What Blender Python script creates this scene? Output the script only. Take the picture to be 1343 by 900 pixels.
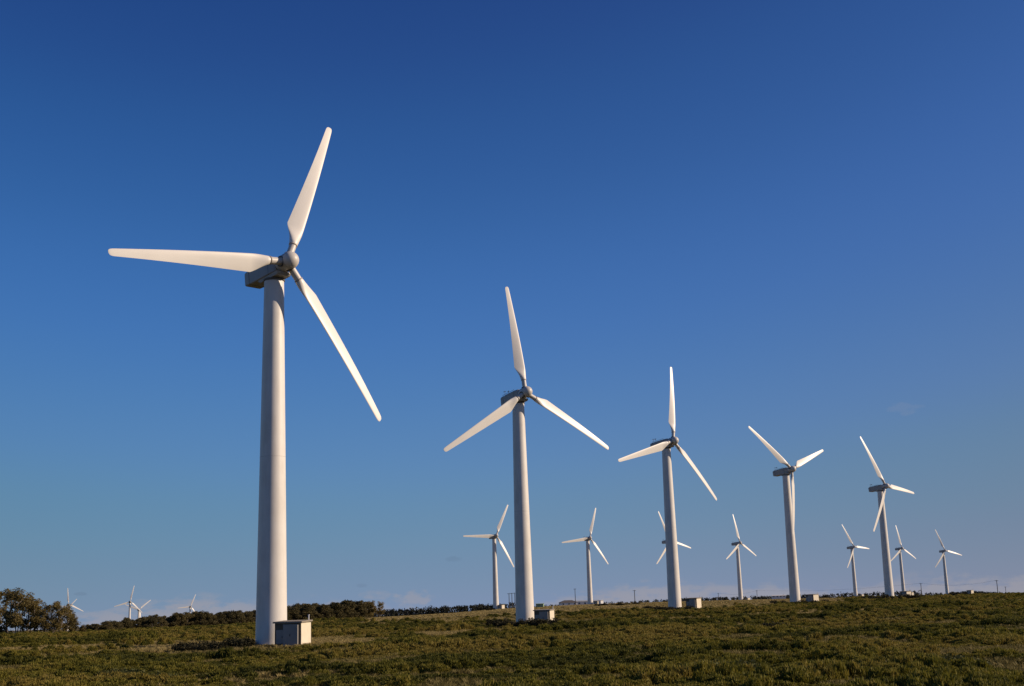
import bpy, math, random
import numpy as np
from mathutils import Matrix, Vector, Euler

# ------------------------------------------------------------------ start clean
for o in list(bpy.data.objects):
    bpy.data.objects.remove(o)
scene = bpy.context.scene
COL = scene.collection
R = math.radians
rng = np.random.default_rng(7)
random.seed(7)

# ------------------------------------------------------------------ camera
F_PX, PITCH, ROLL, CAM_H = 1645.69, R(11.718), R(1.808), 3.5
W_PX, H_PX = 1343.0, 900.0
cam_data = bpy.data.cameras.new('camera')
cam_data.sensor_width = 36.0
cam_data.sensor_fit = 'HORIZONTAL'
cam_data.lens = 36.0 * F_PX / W_PX
cam_data.clip_start = 0.5
cam_data.clip_end = 30000.0
cam = bpy.data.objects.new('camera', cam_data)
COL.objects.link(cam)
cam.matrix_world = Matrix.Translation((0, 0, CAM_H)) @ Matrix.Rotation(R(90) + PITCH, 4, 'X') @ Matrix.Rotation(-ROLL, 4, 'Z')
scene.camera = cam

# ------------------------------------------------------------------ sky
SUN_AZ, SUN_EL = R(92.0), R(24.0)      # azimuth from -Y (towards the camera) round to +X (right)
SUN_DIR = Vector((math.sin(SUN_AZ) * math.cos(SUN_EL), -math.cos(SUN_AZ) * math.cos(SUN_EL), math.sin(SUN_EL)))
SKY_ROT = math.atan2(SUN_DIR.x, SUN_DIR.y)

world = bpy.data.worlds.new('World')
scene.world = world
world.use_nodes = True
wn, wl = world.node_tree.nodes, world.node_tree.links
wn.clear()
def W(kind, **kw):
    n = wn.new(kind)
    for k, v in kw.items():
        setattr(n, k, v)
    return n
def wmath(op, a, b=None, c=None, clamp=False):
    n = W('ShaderNodeMath', operation=op, use_clamp=clamp)
    for i, v in enumerate((a, b, c)):
        if v is None:
            continue
        if isinstance(v, (int, float)):
            n.inputs[i].default_value = v
        else:
            wl.new(v, n.inputs[i])
    return n.outputs[0]
sky = W('ShaderNodeTexSky', sky_type='NISHITA', sun_disc=False)
sky.sun_elevation, sky.sun_rotation = SUN_EL, SKY_ROT
sky.altitude, sky.air_density, sky.dust_density, sky.ozone_density = 0.0, 0.6, 0.0, 6.0
# one tone curve over the whole sky: the deep blue of a polarising filter with a soft shoulder
SKY_CURVES = (((0, 0), (.035, .0144), (.046, .025), (.071, .056), (.126, .112), (.21, .156), (.312, .190), (.5, .235), (1, .32)),
              ((0, 0), (.087, .063), (.112, .105), (.169, .180), (.282, .252), (.396, .276), (.476, .281), (1, .36)),
              ((0, 0), (.218, .238), (.284, .345), (.39, .465), (.50, .475), (.62, .425), (.75, .40), (1, .42)))
pre = W('ShaderNodeVectorMath', operation='SCALE')
pre.inputs['Scale'].default_value = 0.1
wl.new(sky.outputs[0], pre.inputs[0])
crv = W('ShaderNodeRGBCurve')
for ci, pts_ in enumerate(SKY_CURVES):
    c_ = crv.mapping.curves[ci]
    while len(c_.points) < len(pts_):
        c_.points.new(.5, .5)
    for p_, (cx_, cy_) in zip(c_.points, pts_):
        p_.location = (cx_, cy_)
        p_.handle_type = 'AUTO_CLAMPED'
crv.mapping.extend = 'HORIZONTAL'
crv.mapping.update()
wl.new(pre.outputs[0], crv.inputs['Color'])
post = W('ShaderNodeVectorMath', operation='SCALE')
post.inputs['Scale'].default_value = 10.0
wl.new(crv.outputs[0], post.inputs[0])
# polarising effect: the tone shifts gently with the angle from the sun
geo_w = W('ShaderNodeTexCoord')
dotn = W('ShaderNodeVectorMath', operation='DOT_PRODUCT')
wl.new(geo_w.outputs['Generated'], dotn.inputs[0])
dotn.inputs[1].default_value = SUN_DIR
pol = W('ShaderNodeValToRGB')
pol.color_ramp.interpolation = 'B_SPLINE'
for i_, (p_, c_) in enumerate(((.0, (.78, .88, .90)), (.32, (.80, .89, .92)), (.52, (1.0, .98, 1.0)), (.72, (1.08, .76, .84)), (1.0, (1.12, .74, .82)))):
    if i_ < 2: e_ = pol.color_ramp.elements[i_]
    else: e_ = pol.color_ramp.elements.new(p_)
    e_.position = p_
for e_, c_ in zip(pol.color_ramp.elements, ((.80, .89, .91), (.82, .91, .93), (.99, 1.02, 1.01), (1.05, .83, .85), (1.10, .81, .83))):
    e_.color = (*c_, 1)
wl.new(wmath('MULTIPLY_ADD', dotn.outputs['Value'], .5, .5), pol.inputs[0])
polm = W('ShaderNodeMix', data_type='RGBA', blend_type='MULTIPLY')
polm.inputs[0].default_value = 1.0
wl.new(post.outputs[0], polm.inputs[6]); wl.new(pol.outputs[0], polm.inputs[7])
SKY_OUT = polm.outputs[2]
CLOUD_SEED = 8.4
# thin clouds low over the horizon, all the way round, laid out in azimuth and elevation
tc = W('ShaderNodeTexCoord')
sep = W('ShaderNodeSeparateXYZ')
wl.new(tc.outputs['Generated'], sep.inputs[0])
el = wmath('MULTIPLY', wmath('ARCSINE', sep.outputs[2]), 57.29578)
az = wmath('MULTIPLY', wmath('ARCTAN2', sep.outputs[0], sep.outputs[1]), 57.29578)
comb = W('ShaderNodeCombineXYZ')
wl.new(wmath('MULTIPLY', az, 0.75), comb.inputs[0])
wl.new(wmath('MULTIPLY', el, 2.0), comb.inputs[1])
n1 = W('ShaderNodeTexNoise', noise_dimensions='3D')
n1.inputs['Scale'].default_value = 1.0
n1.inputs['Detail'].default_value = 6.0
n1.inputs['Roughness'].default_value = 0.6
wl.new(comb.outputs[0], n1.inputs['Vector'])
comb2 = W('ShaderNodeCombineXYZ')
wl.new(wmath('MULTIPLY', az, 0.10), comb2.inputs[0])
comb2.inputs[1].default_value = CLOUD_SEED
n2 = W('ShaderNodeTexNoise', noise_dimensions='3D')
n2.inputs['Scale'].default_value = 1.0
n2.inputs['Detail'].default_value = 1.0
wl.new(comb2.outputs[0], n2.inputs['Vector'])
# bank: dense just over the horizon, ragged top between 0.4 and 1.6 degrees
top = wmath('MULTIPLY_ADD', n2.outputs[0], 2.6, -0.95)
band = W('ShaderNodeMapRange', interpolation_type='SMOOTHSTEP')
wl.new(wmath('SUBTRACT', el, top), band.inputs[0])
band.inputs[1].default_value, band.inputs[2].default_value = 0.6, -0.5
band.inputs[3].default_value, band.inputs[4].default_value = 0.0, 1.0
puff = W('ShaderNodeMapRange', interpolation_type='SMOOTHSTEP')
wl.new(wmath('MULTIPLY_ADD', band.outputs[0], 0.30, n1.outputs[0]), puff.inputs[0])
puff.inputs[1].default_value, puff.inputs[2].default_value = 0.60, 0.82
cloud_mask = wmath('MULTIPLY', wmath('MULTIPLY', puff.outputs[0], band.outputs[0]), 0.68)
# a few lone wisps: (azimuth, elevation, half width, half height, strength, bright)
def wisp(a0, e0, wa, we, k):
    da = wmath('DIVIDE', wmath('SUBTRACT', az, a0), wa)
    de = wmath('DIVIDE', wmath('SUBTRACT', el, e0), we)
    rr = wmath('ADD', wmath('MULTIPLY', da, da), wmath('MULTIPLY', de, de))
    warped = wmath('ADD', rr, wmath('MULTIPLY_ADD', n3.outputs[0], 3.2, -1.6))
    m = W('ShaderNodeMapRange', interpolation_type='SMOOTHSTEP')
    wl.new(warped, m.inputs[0])
    m.inputs[1].default_value, m.inputs[2].default_value = 1.0, 0.0
    m.inputs[3].default_value, m.inputs[4].default_value = 0.0, k
    return m.outputs[0]
comb3 = W('ShaderNodeCombineXYZ')
wl.new(wmath('MULTIPLY', az, 1.6), comb3.inputs[0])
wl.new(wmath('MULTIPLY', el, 3.0), comb3.inputs[1])
n3 = W('ShaderNodeTexNoise', noise_dimensions='3D')
n3.inputs['Scale'].default_value = 1.0
n3.inputs['Detail'].default_value = 5.0
wl.new(comb3.outputs[0], n3.inputs['Vector'])

def pix_ray(px, py):
    dx, dy = px - W_PX / 2, py - H_PX / 2
    c, s = math.cos(ROLL), math.sin(ROLL)
    X, Y = c * dx - s * dy, s * dx + c * dy
    x, u, d = X / F_PX, -Y / F_PX, 1.0
    y = d * math.cos(PITCH) - u * math.sin(PITCH)
    z = d * math.sin(PITCH) + u * math.cos(PITCH)
    return x, y, z
def pix_angles(px, py):
    x, y, z = pix_ray(px, py)
    return math.degrees(math.atan2(x, y)), math.degrees(math.asin(z / math.sqrt(x * x + y * y + z * z)))
wisps_dark = None
for (px, py, wa, we, k) in ((593, 733, 0.55, 0.16, .16), (475, 768, 0.32, 0.10, .14), (106, 779, 0.3, 0.08, .18)):
    a0, e0 = pix_angles(px, py)
    w_ = wisp(a0, e0, wa, we, k)
    wisps_dark = w_ if wisps_dark is None else wmath('MAXIMUM', wisps_dark, w_)
wisps_pale = None
for (px, py, wa, we, k) in ((1187, 535, 0.75, 0.36, .10), (543, 786, 1.05, 0.42, .5), (492, 781, 0.7, 0.25, .35)):
    a0, e0 = pix_angles(px, py)
    w_ = wisp(a0, e0, wa, we, k)
    wisps_pale = w_ if wisps_pale is None else wmath('MAXIMUM', wisps_pale, w_)
cloud_mask = wmath('MAXIMUM', cloud_mask, wisps_pale)
CLOUD_COL, CLOUD_DARK = (3.4, 3.3, 3.7, 1), (0.9, 1.3, 2.1, 1)
mixd = W('ShaderNodeMix', data_type='RGBA')
wl.new(wisps_dark, mixd.inputs[0])
wl.new(SKY_OUT, mixd.inputs[6])
mixd.inputs[7].default_value = CLOUD_DARK
mixc = W('ShaderNodeMix', data_type='RGBA')
wl.new(cloud_mask, mixc.inputs[0])
wl.new(mixd.outputs[2], mixc.inputs[6])
mixc.inputs[7].default_value = CLOUD_COL
bg = W('ShaderNodeBackground')
bg.inputs['Strength'].default_value = 0.1
wl.new(mixc.outputs[2], bg.inputs['Color'])
wo = W('ShaderNodeOutputWorld')
wl.new(bg.outputs[0], wo.inputs['Surface'])

# ------------------------------------------------------------------ sun
sun_data = bpy.data.lights.new('sun', 'SUN')
sun_data.energy = 5.0
sun_data.angle = R(0.53)
sun_data.color = (1.0, 0.81, 0.62)
sun = bpy.data.objects.new('sun', sun_data)
COL.objects.link(sun)
sun.rotation_euler = SUN_DIR.to_track_quat('Z', 'Y').to_euler()
sun.location = (60, 0, 60)

vs = scene.view_settings
vs.view_transform, vs.look, vs.exposure, vs.gamma = 'Standard', 'None', 0.0, 1.0
vs.use_curve_mapping = False

# ------------------------------------------------------------------ small tools
def tag(o, label=None, cat=None, group=None, kind=None):
    if label: o['label'] = label
    if cat: o['category'] = cat
    if group: o['group'] = group
    if kind: o['kind'] = kind
    return o

class MB:
    """collects verts and faces, builds one mesh"""
    def __init__(s):
        s.v, s.f = [], []
    def add(s, v, f):
        n = len(s.v)
        s.v += [tuple(p) for p in v]
        s.f += [tuple(i + n for i in q) for q in f]
        return s
    def box(s, x0, x1, y0, y1, z0, z1):
        v = [(x, y, z) for z in (z0, z1) for y in (y0, y1) for x in (x0, x1)]
        f = [(0, 2, 3, 1), (4, 5, 7, 6), (0, 1, 5, 4), (1, 3, 7, 5), (3, 2, 6, 7), (2, 0, 4, 6)]
        return s.add(v, f)
    def loft(s, rings, cap0=True, cap1=True):
        n = len(rings[0])
        v = [p for r_ in rings for p in r_]
        f = []
        for k in range(len(rings) - 1):
            for i in range(n):
                j = (i + 1) % n
                f.append((k * n + i, k * n + j, (k + 1) * n + j, (k + 1) * n + i))
        if cap0: f.append(tuple(reversed(range(n))))
        if cap1: f.append(tuple((len(rings) - 1) * n + i for i in range(n)))
        return s.add(v, f)
    def tube(s, pts, radii, n=8):
        pts = [Vector(p) for p in pts]
        rings = []
        for i, p in enumerate(pts):
            d = (pts[min(i + 1, len(pts) - 1)] - pts[max(i - 1, 0)]).normalized()
            a = d.orthogonal().normalized() if abs(d.z) < .95 else Vector((1, 0, 0))
            a = (a - d * a.dot(d)).normalized()
            b = d.cross(a)
            rings.append([p + (a * math.cos(t) + b * math.sin(t)) * radii[i] for t in [2 * math.pi * k / n for k in range(n)]])
        return s.loft(rings)
    def mesh(s, name, mat, smooth=None):
        me = bpy.data.meshes.new(name)
        me.from_pydata(s.v, [], s.f)
        me.materials.append(mat)
        if smooth is not None:
            me.polygons.foreach_set('use_smooth', [True] * len(me.polygons))
            me.set_sharp_from_angle(angle=R(smooth))
        me.update()
        return me
def obj(name, me, parent=None, mat4=None):
    o = bpy.data.objects.new(name, me)
    COL.objects.link(o)
    if parent is not None: o.parent = parent
    if mat4 is not None: o.matrix_local = mat4
    return o
def copy_tree(src, parent=None, prefix=''):
    c = src.copy()
    COL.objects.link(c)
    c.parent = parent
    for ch in list(src.children):
        copy_tree(ch, c)
    return c

def raw_mesh(name, V, loops, sizes, mat):
    me = bpy.data.meshes.new(name)
    V = np.asarray(V, np.float32)
    me.vertices.add(len(V)); me.vertices.foreach_set('co', V.ravel())
    loops = np.asarray(loops, np.int32).ravel(); sizes = np.asarray(sizes, np.int32)
    me.loops.add(len(loops)); me.loops.foreach_set('vertex_index', loops)
    me.polygons.add(len(sizes))
    starts = np.concatenate(([0], np.cumsum(sizes)[:-1])).astype(np.int32)
    me.polygons.foreach_set('loop_start', starts)
    me.update(calc_edges=True)
    me.validate()
    if mat is not None: me.materials.append(mat)
    return me

# value noise on the plane
_perm = rng.random((256, 256))
def vnoise(x, y):
    xi, yi = np.floor(x).astype(int), np.floor(y).astype(int)
    fx, fy = x - xi, y - yi
    fx, fy = fx * fx * (3 - 2 * fx), fy * fy * (3 - 2 * fy)
    a = _perm[xi & 255, yi & 255]; b = _perm[(xi + 1) & 255, yi & 255]
    c = _perm[xi & 255, (yi + 1) & 255]; d = _perm[(xi + 1) & 255, (yi + 1) & 255]
    return (a * (1 - fx) + b * fx) * (1 - fy) + (c * (1 - fx) + d * fx) * fy
def fbm(x, y, scale, octs=4):
    s, t, a = 0, 0, 1.0
    for k in range(octs):
        s = s + a * vnoise(x / scale * 2 ** k + 17.3 * k, y / scale * 2 ** k - 9.1 * k); t += a; a *= .5
    return s / t

# ------------------------------------------------------------------ materials
class Mat:
    def __init__(s, name):
        s.m = bpy.data.materials.new(name); s.m.use_nodes = True
        s.n, s.l = s.m.node_tree.nodes, s.m.node_tree.links
        s.b = s.n['Principled BSDF']
        s.out = s.n['Material Output']
    def node(s, kind, ins=None, **kw):
        n = s.n.new(kind)
        for k, v in kw.items(): setattr(n, k, v)
        for k, v in (ins or {}).items(): s.set(n.inputs[k], v)
        return n
    def set(s, sock, v):
        if hasattr(v, 'is_output') or isinstance(v, bpy.types.NodeSocket): s.l.new(v, sock)
        else: sock.default_value = v
    def noise(s, scale, detail=4, rough=.6, vec=None):
        n = s.node('ShaderNodeTexNoise', {'Scale': scale, 'Detail': detail, 'Roughness': rough})
        if vec is not None: s.l.new(vec, n.inputs['Vector'])
        return n.outputs['Fac']
    def coords(s, which='Object', scale=(1, 1, 1)):
        t = s.node('ShaderNodeTexCoord')
        m = s.node('ShaderNodeMapping', {'Scale': scale})
        s.l.new(t.outputs[which], m.inputs['Vector'])
        return m.outputs[0]
    def world_pos(s, scale=(1, 1, 1)):
        t = s.node('ShaderNodeNewGeometry')
        m = s.node('ShaderNodeMapping', {'Scale': scale})
        s.l.new(t.outputs['Position'], m.inputs['Vector'])
        return m.outputs[0]
    def ramp(s, fac, stops):
        r = s.node('ShaderNodeValToRGB')
        e = r.color_ramp.elements
        while len(e) < len(stops): e.new(.5)
        for i, (p, c) in enumerate(stops):
            e[i].position = p; e[i].color = (*c, 1)
        s.l.new(fac, r.inputs[0])
        return r.outputs[0]
    def mix(s, fac, a, b, mode='MIX'):
        n = s.node('ShaderNodeMix', data_type='RGBA', blend_type=mode)
        s.set(n.inputs[0], fac)
        for i, v in ((6, a), (7, b)):
            s.set(n.inputs[i], (*v, 1) if isinstance(v, tuple) else v)
        return n.outputs[2]
    def rough_bump(s, rough, height=None, strength=.3, dist=.02):
        s.b.inputs['Roughness'].default_value = rough
        if height is not None:
            bp = s.node('ShaderNodeBump', {'Strength': strength, 'Distance': dist})
            s.l.new(height, bp.inputs['Height']); s.l.new(bp.outputs[0], s.b.inputs['Normal'])

def painted(name, base, dirt, amount=.5, rough=.45):
    m = Mat(name)
    streak = m.noise(1.0, 5, .6, m.coords('Object', (1.6, 1.6, .12)))
    blot = m.noise(1.0, 4, .55, m.coords('Object', (.5, .5, .35)))
    f = m.node('ShaderNodeMath', {0: streak, 1: blot}, operation='MULTIPLY').outputs[0]
    fac = m.ramp(f, [(.18, (0, 0, 0)), (.5, (amount,) * 3)])
    m.l.new(m.mix(fac, base, dirt), m.b.inputs['Base Color'])
    m.rough_bump(rough)
    return m.m
def stained(name, c0, c1, scale, rough=.85, bump=.3):
    m = Mat(name)
    n = m.noise(scale, 6, .65, m.coords('Object', (1, 1, .5)))
    m.l.new(m.ramp(n, [(.3, c0), (.7, c1)]), m.b.inputs['Base Color'])
    m.rough_bump(rough, n, bump, .01)
    return m.m
M_TOWER = painted('tower_paint', (.75, .71, .645), (.50, .45, .37), .6)
M_BLADE = painted('blade_gelcoat', (.77, .73, .66), (.62, .575, .50), .45, .42)
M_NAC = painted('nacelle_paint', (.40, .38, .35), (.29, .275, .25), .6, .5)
M_HUB = painted('hub_paint', (.60, .56, .50), (.45, .42, .37), .5, .45)
M_DARK = stained('dark_metal', (.05, .05, .055), (.09, .09, .09), 6, .6, .1)
M_SEAM = stained('joint_sealant', (.28, .27, .26), (.38, .37, .35), 8, .8, .1)
M_COLLAR = stained('collar_seal', (.38, .32, .25), (.50, .43, .35), 8, .7, .1)
M_TJOINT = stained('tower_joint', (.46, .43, .38), (.54, .51, .45), 8, .7, .1)
M_YAW = stained('yaw_ring_metal', (.11, .095, .075), (.17, .15, .12), 5, .6, .1)
M_CONC = stained('hut_render', (.64, .56, .42), (.76, .68, .53), 2.2)
M_FRONT_SHADE = stained('hut_front_shade', (.10, .083, .06), (.15, .125, .092), 3)  # brown hut front, darkened so its shade is in the colour
M_ROOF = stained('concrete_roof', (.20, .17, .13), (.30, .26, .20), 3)
M_DOOR = painted('door_paint', (.30, .28, .255), (.20, .19, .17), .6, .5)
M_POLE = stained('pole_wood', (.045, .04, .036), (.09, .08, .07), 4)
M_WHITEWALL = stained('white_render', (.66, .66, .66), (.78, .77, .75), .6)
M_SHEDROOF = stained('sheet_roof', (.30, .33, .37), (.42, .45, .48), .5)
M_TILE = stained('dark_tile', (.075, .06, .055), (.12, .10, .09), 1.5)
M_GREEN = stained('green_paint', (.20, .30, .17), (.30, .40, .24), 1.2)
M_GLASS = stained('window_glass', (.02, .025, .03), (.04, .045, .05), 1.0, .15, .0)

def leafy(name, dark, mid, light, transl=.25, inst=False, pscale=1.2):
    m = Mat(name)
    if inst:
        t = m.node('ShaderNodeAttribute', attribute_type='INSTANCER', attribute_name='tint').outputs['Fac']
    else:
        t = m.node('ShaderNodeObjectInfo').outputs['Random']
    isl = m.node('ShaderNodeNewGeometry').outputs['Random Per Island']
    n = m.noise(pscale, 3, .6, m.coords('Object'))
    a = m.node('ShaderNodeMath', {0: t, 1: .55 if inst else .25}, operation='MULTIPLY').outputs[0]
    a = m.node('ShaderNodeMath', {0: isl, 1: .30, 2: a}, operation='MULTIPLY_ADD').outputs[0]
    a = m.node('ShaderNodeMath', {0: n, 1: .15 if inst else .45, 2: a}, operation='MULTIPLY_ADD').outputs[0]
    col = m.ramp(a, [(.15, dark), (.5, mid), (.85, light)])
    m.l.new(col, m.b.inputs['Base Color'])
    m.b.inputs['Roughness'].default_value = .75
    m.b.inputs['Specular IOR Level'].default_value = .2
    tr = m.node('ShaderNodeBsdfTranslucent', {'Color': col})
    mx = m.node('ShaderNodeMixShader', {0: transl})
    m.l.new(m.b.outputs[0], mx.inputs[1]); m.l.new(tr.outputs[0], mx.inputs[2])
    m.l.new(mx.outputs[0], m.out.inputs['Surface'])
    return m.m
M_HEATH = leafy('heath_leaf', (.042, .048, .009), (.178, .160, .020), (.27, .20, .045), .32, True)
M_STRAW = leafy('straw', (.11, .095, .026), (.23, .18, .065), (.36, .28, .12), .3, True)
M_BUSH = leafy('bush_leaf', (.018, .020, .009), (.045, .040, .017), (.085, .068, .030), .15)
M_GORSE = leafy('green_shrub_leaf', (.026, .034, .010), (.075, .080, .022), (.13, .115, .035), .2)
M_EUC = leafy('gum_leaf', (.055, .048, .018), (.18, .138, .046), (.30, .225, .08), .35, pscale=.5)
M_PINE = leafy('pine_leaf', (.038, .036, .017), (.115, .095, .038), (.20, .155, .062), .3, pscale=.6)
M_WOOD = leafy('far_wood_leaf', (.020, .024, .018), (.034, .036, .026), (.050, .048, .032), .1, pscale=.05)
M_BARK = stained('gum_bark', (.16, .13, .10), (.30, .25, .20), 3)
M_BARKD = stained('pine_bark', (.06, .045, .035), (.11, .085, .065), 3)

# ------------------------------------------------------------------ terrain
TURB = [  # x, y, ground z, nose yaw, blade azimuth
    (-25.65, 132.11, -0.02, 45.5, 24.0), (0.77, 222.05, -.17, 33.6, 357.4), (37.10, 308.00, .97, 42.2, 13.9),
    (83.20, 388.08, .93, 39.2, 309.4), (133.41, 462.98, .98, 41.3, 335.2), (-13.40, 706.68, .42, 31.1, 29.9),
    (42.46, 776.82, .96, 31.7, 22.7), (97.17, 827.92, -.08, 38.4, 343.4), (152.75, 887.69, -.34, 43.5, 356.6),
    (269.90, 1031.14, -.47, 36.3, 334.5), (332.12, 1109.74, -.20, 35.4, 357.2), (384.90, 1155.22, -2.04, 23.7, 343.1)]
def az_x(px, depth):
    """lateral position at a given depth for a column of the picture, near the horizon"""
    x, y, z = pix_ray(px, 791 - (px - 671) * .0316)
    return x / y * depth
CTRL = [(t[0], t[1], t[2]) for t in TURB]
for px, d, z in ((-60, 60, 0), (330, 60, 0), (671, 60, 0), (1000, 60, 0), (1400, 60, 0),
                 (0, 130, -.1), (671, 130, 0), (1000, 130, 0), (1343, 130, 0), (1343, 250, .3), (1000, 220, .3),
                 (-40, 300, -.6), (60, 300, -.6), (110, 310, -.8), (160, 370, -1.2), (250, 410, -1.3), (350, 460, -1.2),
                 (440, 495, -1.0), (505, 530, -.9), (570, 560, -.5), (1343, 500, .6), (1343, 620, .2),
                 (0, 700, -9), (150, 800, -11), (300, 850, -11), (450, 900, -10), (540, 1000, -8.5), (620, 1100, -8),
                 (100, 1650, -17), (250, 2300, -21), (650, 1500, -10), (800, 1400, -6.5), (1000, 1450, -6.5), (1200, 1600, -7),
                 (1343, 900, -5), (1343, 1500, -9), (1450, 800, -4),
                 (0, 3500, -32), (671, 3500, -30), (1343, 3500, -32), (0, 8000, -80), (671, 8000, -80), (1343, 8000, -80)):
    CTRL.append((az_x(px, d), d, z))
for a in range(40, 321, 20):
    for d, z in ((40, 0), (150, 0), (500, -1), (1500, -12), (4000, -38), (8000, -80)):
        CTRL.append((d * math.sin(R(a)), d * math.cos(R(a)), z))
CTRL.append((0, 12, 0))
CTRL = np.array(CTRL)
def _warp(x, y):
    r_ = np.hypot(x, y) + 20
    k = np.log(r_ / 20) * 1.7
    a = np.arctan2(x, y)
    return np.stack([k, np.sin(a) * 4.0, np.cos(a) * 4.0], -1)
_cw = _warp(CTRL[:, 0], CTRL[:, 1])
_d = np.linalg.norm(_cw[:, None] - _cw[None], axis=-1)
_w = np.linalg.solve(_d + 0.004 * np.eye(len(_d)) * -1, CTRL[:, 2] - 0)   # linear radial basis
def ground_base(x, y):
    x, y = np.atleast_1d(np.asarray(x, float)), np.atleast_1d(np.asarray(y, float))
    out = np.empty(x.shape)
    xf, yf, of = x.ravel(), y.ravel(), out.ravel()
    for i in range(0, len(xf), 20000):
        q = _warp(xf[i:i + 20000], yf[i:i + 20000])
        of[i:i + 20000] = np.linalg.norm(q[:, None] - _cw[None], axis=-1) @ _w
    return of.reshape(x.shape)
def ground_z(x, y):
    x, y = np.atleast_1d(np.asarray(x, float)), np.atleast_1d(np.asarray(y, float))
    r_ = np.hypot(x, y)
    amp = np.clip(1.2 - r_ / 600, .15, 1)
    bump = (fbm(x + 900, y + 400, 14, 3) - .5) * .55 + (fbm(x, y, 45, 2) - .5) * .5
    near = np.ones_like(x)
    for t in TURB[:7]:
        near = np.minimum(near, np.clip((np.hypot(x - t[0] - 1.5, (y - t[1] + 5) * .6) - 6) / 14, 0, 1))
    return ground_base(x, y) + bump * amp * near
def gz(x, y):
    return float(ground_z(x, y)[0])
def ground_hit(px, py):
    dx, dy, dz = pix_ray(px, py)
    t, last = 20.0, None
    while t < 3000:
        x, y, z = dx * t, dy * t, CAM_H + dz * t
        if z < gz(x, y): return x, y, gz(x, y)
        t *= 1.006
    return dx * 1500, dy * 1500, gz(dx * 1500, dy * 1500)

def pix_of(x, y, z):
    z = z - CAM_H
    d = y * math.cos(PITCH) + z * math.sin(PITCH); u = -y * math.sin(PITCH) + z * math.cos(PITCH)
    X, Y = F_PX * x / d, -F_PX * u / d
    c, s = math.cos(ROLL), math.sin(ROLL)
    return W_PX / 2 + c * X + s * Y, H_PX / 2 - s * X + c * Y
def dryness(x, y):
    """0 = heath, 1 = dry grass"""
    x, y = np.asarray(x, float), np.asarray(y, float)
    r_ = np.hypot(x, y); a = np.degrees(np.arctan2(x, y))
    n = fbm(x * .55 + 300, y * .9, 22, 4)
    n2 = fbm(x * .3 + 50, y, 60, 3)
    field = np.clip((r_ - 245 - 90 * (n2 - .5) - np.clip((a - 2) * 7, -20, 110)) / 60, 0, 1) * np.clip((a + 9.5) / 3, 0, 1)
    field *= np.clip((16.5 - a) / 3, 0, 1)
    patch = np.clip((n - .575) / .09, 0, 1) * .85
    left = np.exp(-((r_ - 138) / 20) ** 2) * np.clip((-a - 9.5) / 3, 0, 1) * np.clip((n - .44) / .12, 0, 1)
    right = np.exp(-((r_ - 108) / 11) ** 2) * np.clip((a - 7) / 3, 0, 1) * np.clip((n - .46) / .12, 0, 1)
    mid = np.exp(-((r_ - 160) / 16) ** 2) * np.clip((n - .44) / .12, 0, 1) * np.clip((a + 7) / 3, 0, 1)
    return np.clip(np.maximum.reduce([field, patch, left, right, mid]), 0, 1)

# ground sheet: polar grid, finer towards the front
angs = np.radians(np.concatenate([np.arange(-32, 32, .33), np.arange(32, 328, 6)]))
rads = np.concatenate([[2, 8, 16, 24, 30], np.geomspace(36, 1400, 260), np.geomspace(1450, 12000, 40)])
AA, RR = np.meshgrid(angs, rads, indexing='ij')
GX, GY = RR * np.sin(AA), RR * np.cos(AA)
GZ = ground_z(GX, GY)
na, nr = GX.shape
V = np.stack([GX, GY, GZ], -1).reshape(-1, 3)
ii, jj = np.meshgrid(np.arange(na), np.arange(nr - 1), indexing='ij')
i2 = (ii + 1) % na
Q = np.stack([ii * nr + jj, ii * nr + jj + 1, i2 * nr + jj + 1, i2 * nr + jj], -1).reshape(-1, 4)
Q = Q[:, ::-1]
centre = len(V)
V = np.vstack([V, [[0, 0, gz(0.01, 0.01)]]])
tri = np.stack([np.full(na, centre), np.arange(na) * nr, ((np.arange(na) + 1) % na) * nr], -1)[:, ::-1]
mg = Mat('heath_soil')
wp = mg.world_pos()
dry = mg.node('ShaderNodeAttribute', attribute_name='dry').outputs['Fac']
nA, nB, nC = mg.noise(.35, 6, .65, wp), mg.noise(2.2, 5, .7, wp), mg.noise(.06, 4, .6, wp)
soil = mg.ramp(nA, [(.3, (.045, .042, .014)), (.5, (.080, .068, .023)), (.7, (.12, .088, .036))])
straw = mg.ramp(nB, [(.3, (.17, .125, .045)), (.55, (.27, .20, .08)), (.75, (.34, .26, .115))])
straw = mg.mix(mg.ramp(nC, [(.4, (0, 0, 0)), (.65, (.5, .5, .5))]), straw, (.14, .12, .038))
g1 = mg.mix(dry, soil, straw)
sandm = mg.node('ShaderNodeAttribute', attribute_name='sand').outputs['Fac']
g2 = mg.mix(sandm, g1, mg.ramp(nB, [(.3, (.34, .26, .18)), (.7, (.46, .37, .27))]))
mg.l.new(g2, mg.b.inputs['Base Color'])
mg.b.inputs['Specular IOR Level'].default_value = .1
mg.rough_bump(.95, nB, .8, .12)
gme = raw_mesh('ground', V, np.concatenate([Q.ravel(), tri.ravel()]), np.concatenate([np.full(len(Q), 4), np.full(len(tri), 3)]), mg.m)
gme.polygons.foreach_set('use_smooth', np.ones(len(gme.polygons), bool))
att = gme.attributes.new('dry', 'FLOAT', 'POINT')
att.data.foreach_set('value', dryness(V[:, 0], V[:, 1]).astype(np.float32))
def sandiness(x, y):
    s = np.zeros_like(np.asarray(x, float))
    for (px, py, wx, wy) in ((226, 857.5, 2.2, 4.0), (191, 860, 1.2, 2.5), (937, 829, 1.2, 2.2), (140, 866, .8, 1.0), (1070, 833, 1.6, 1.4)):
        cx, cy, _ = ground_hit(px, py)
        s = np.maximum(s, np.exp(-((x - cx) / wx) ** 2 - ((y - cy) / wy) ** 2) * 1.3)
    return np.clip(s, 0, 1)
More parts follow.
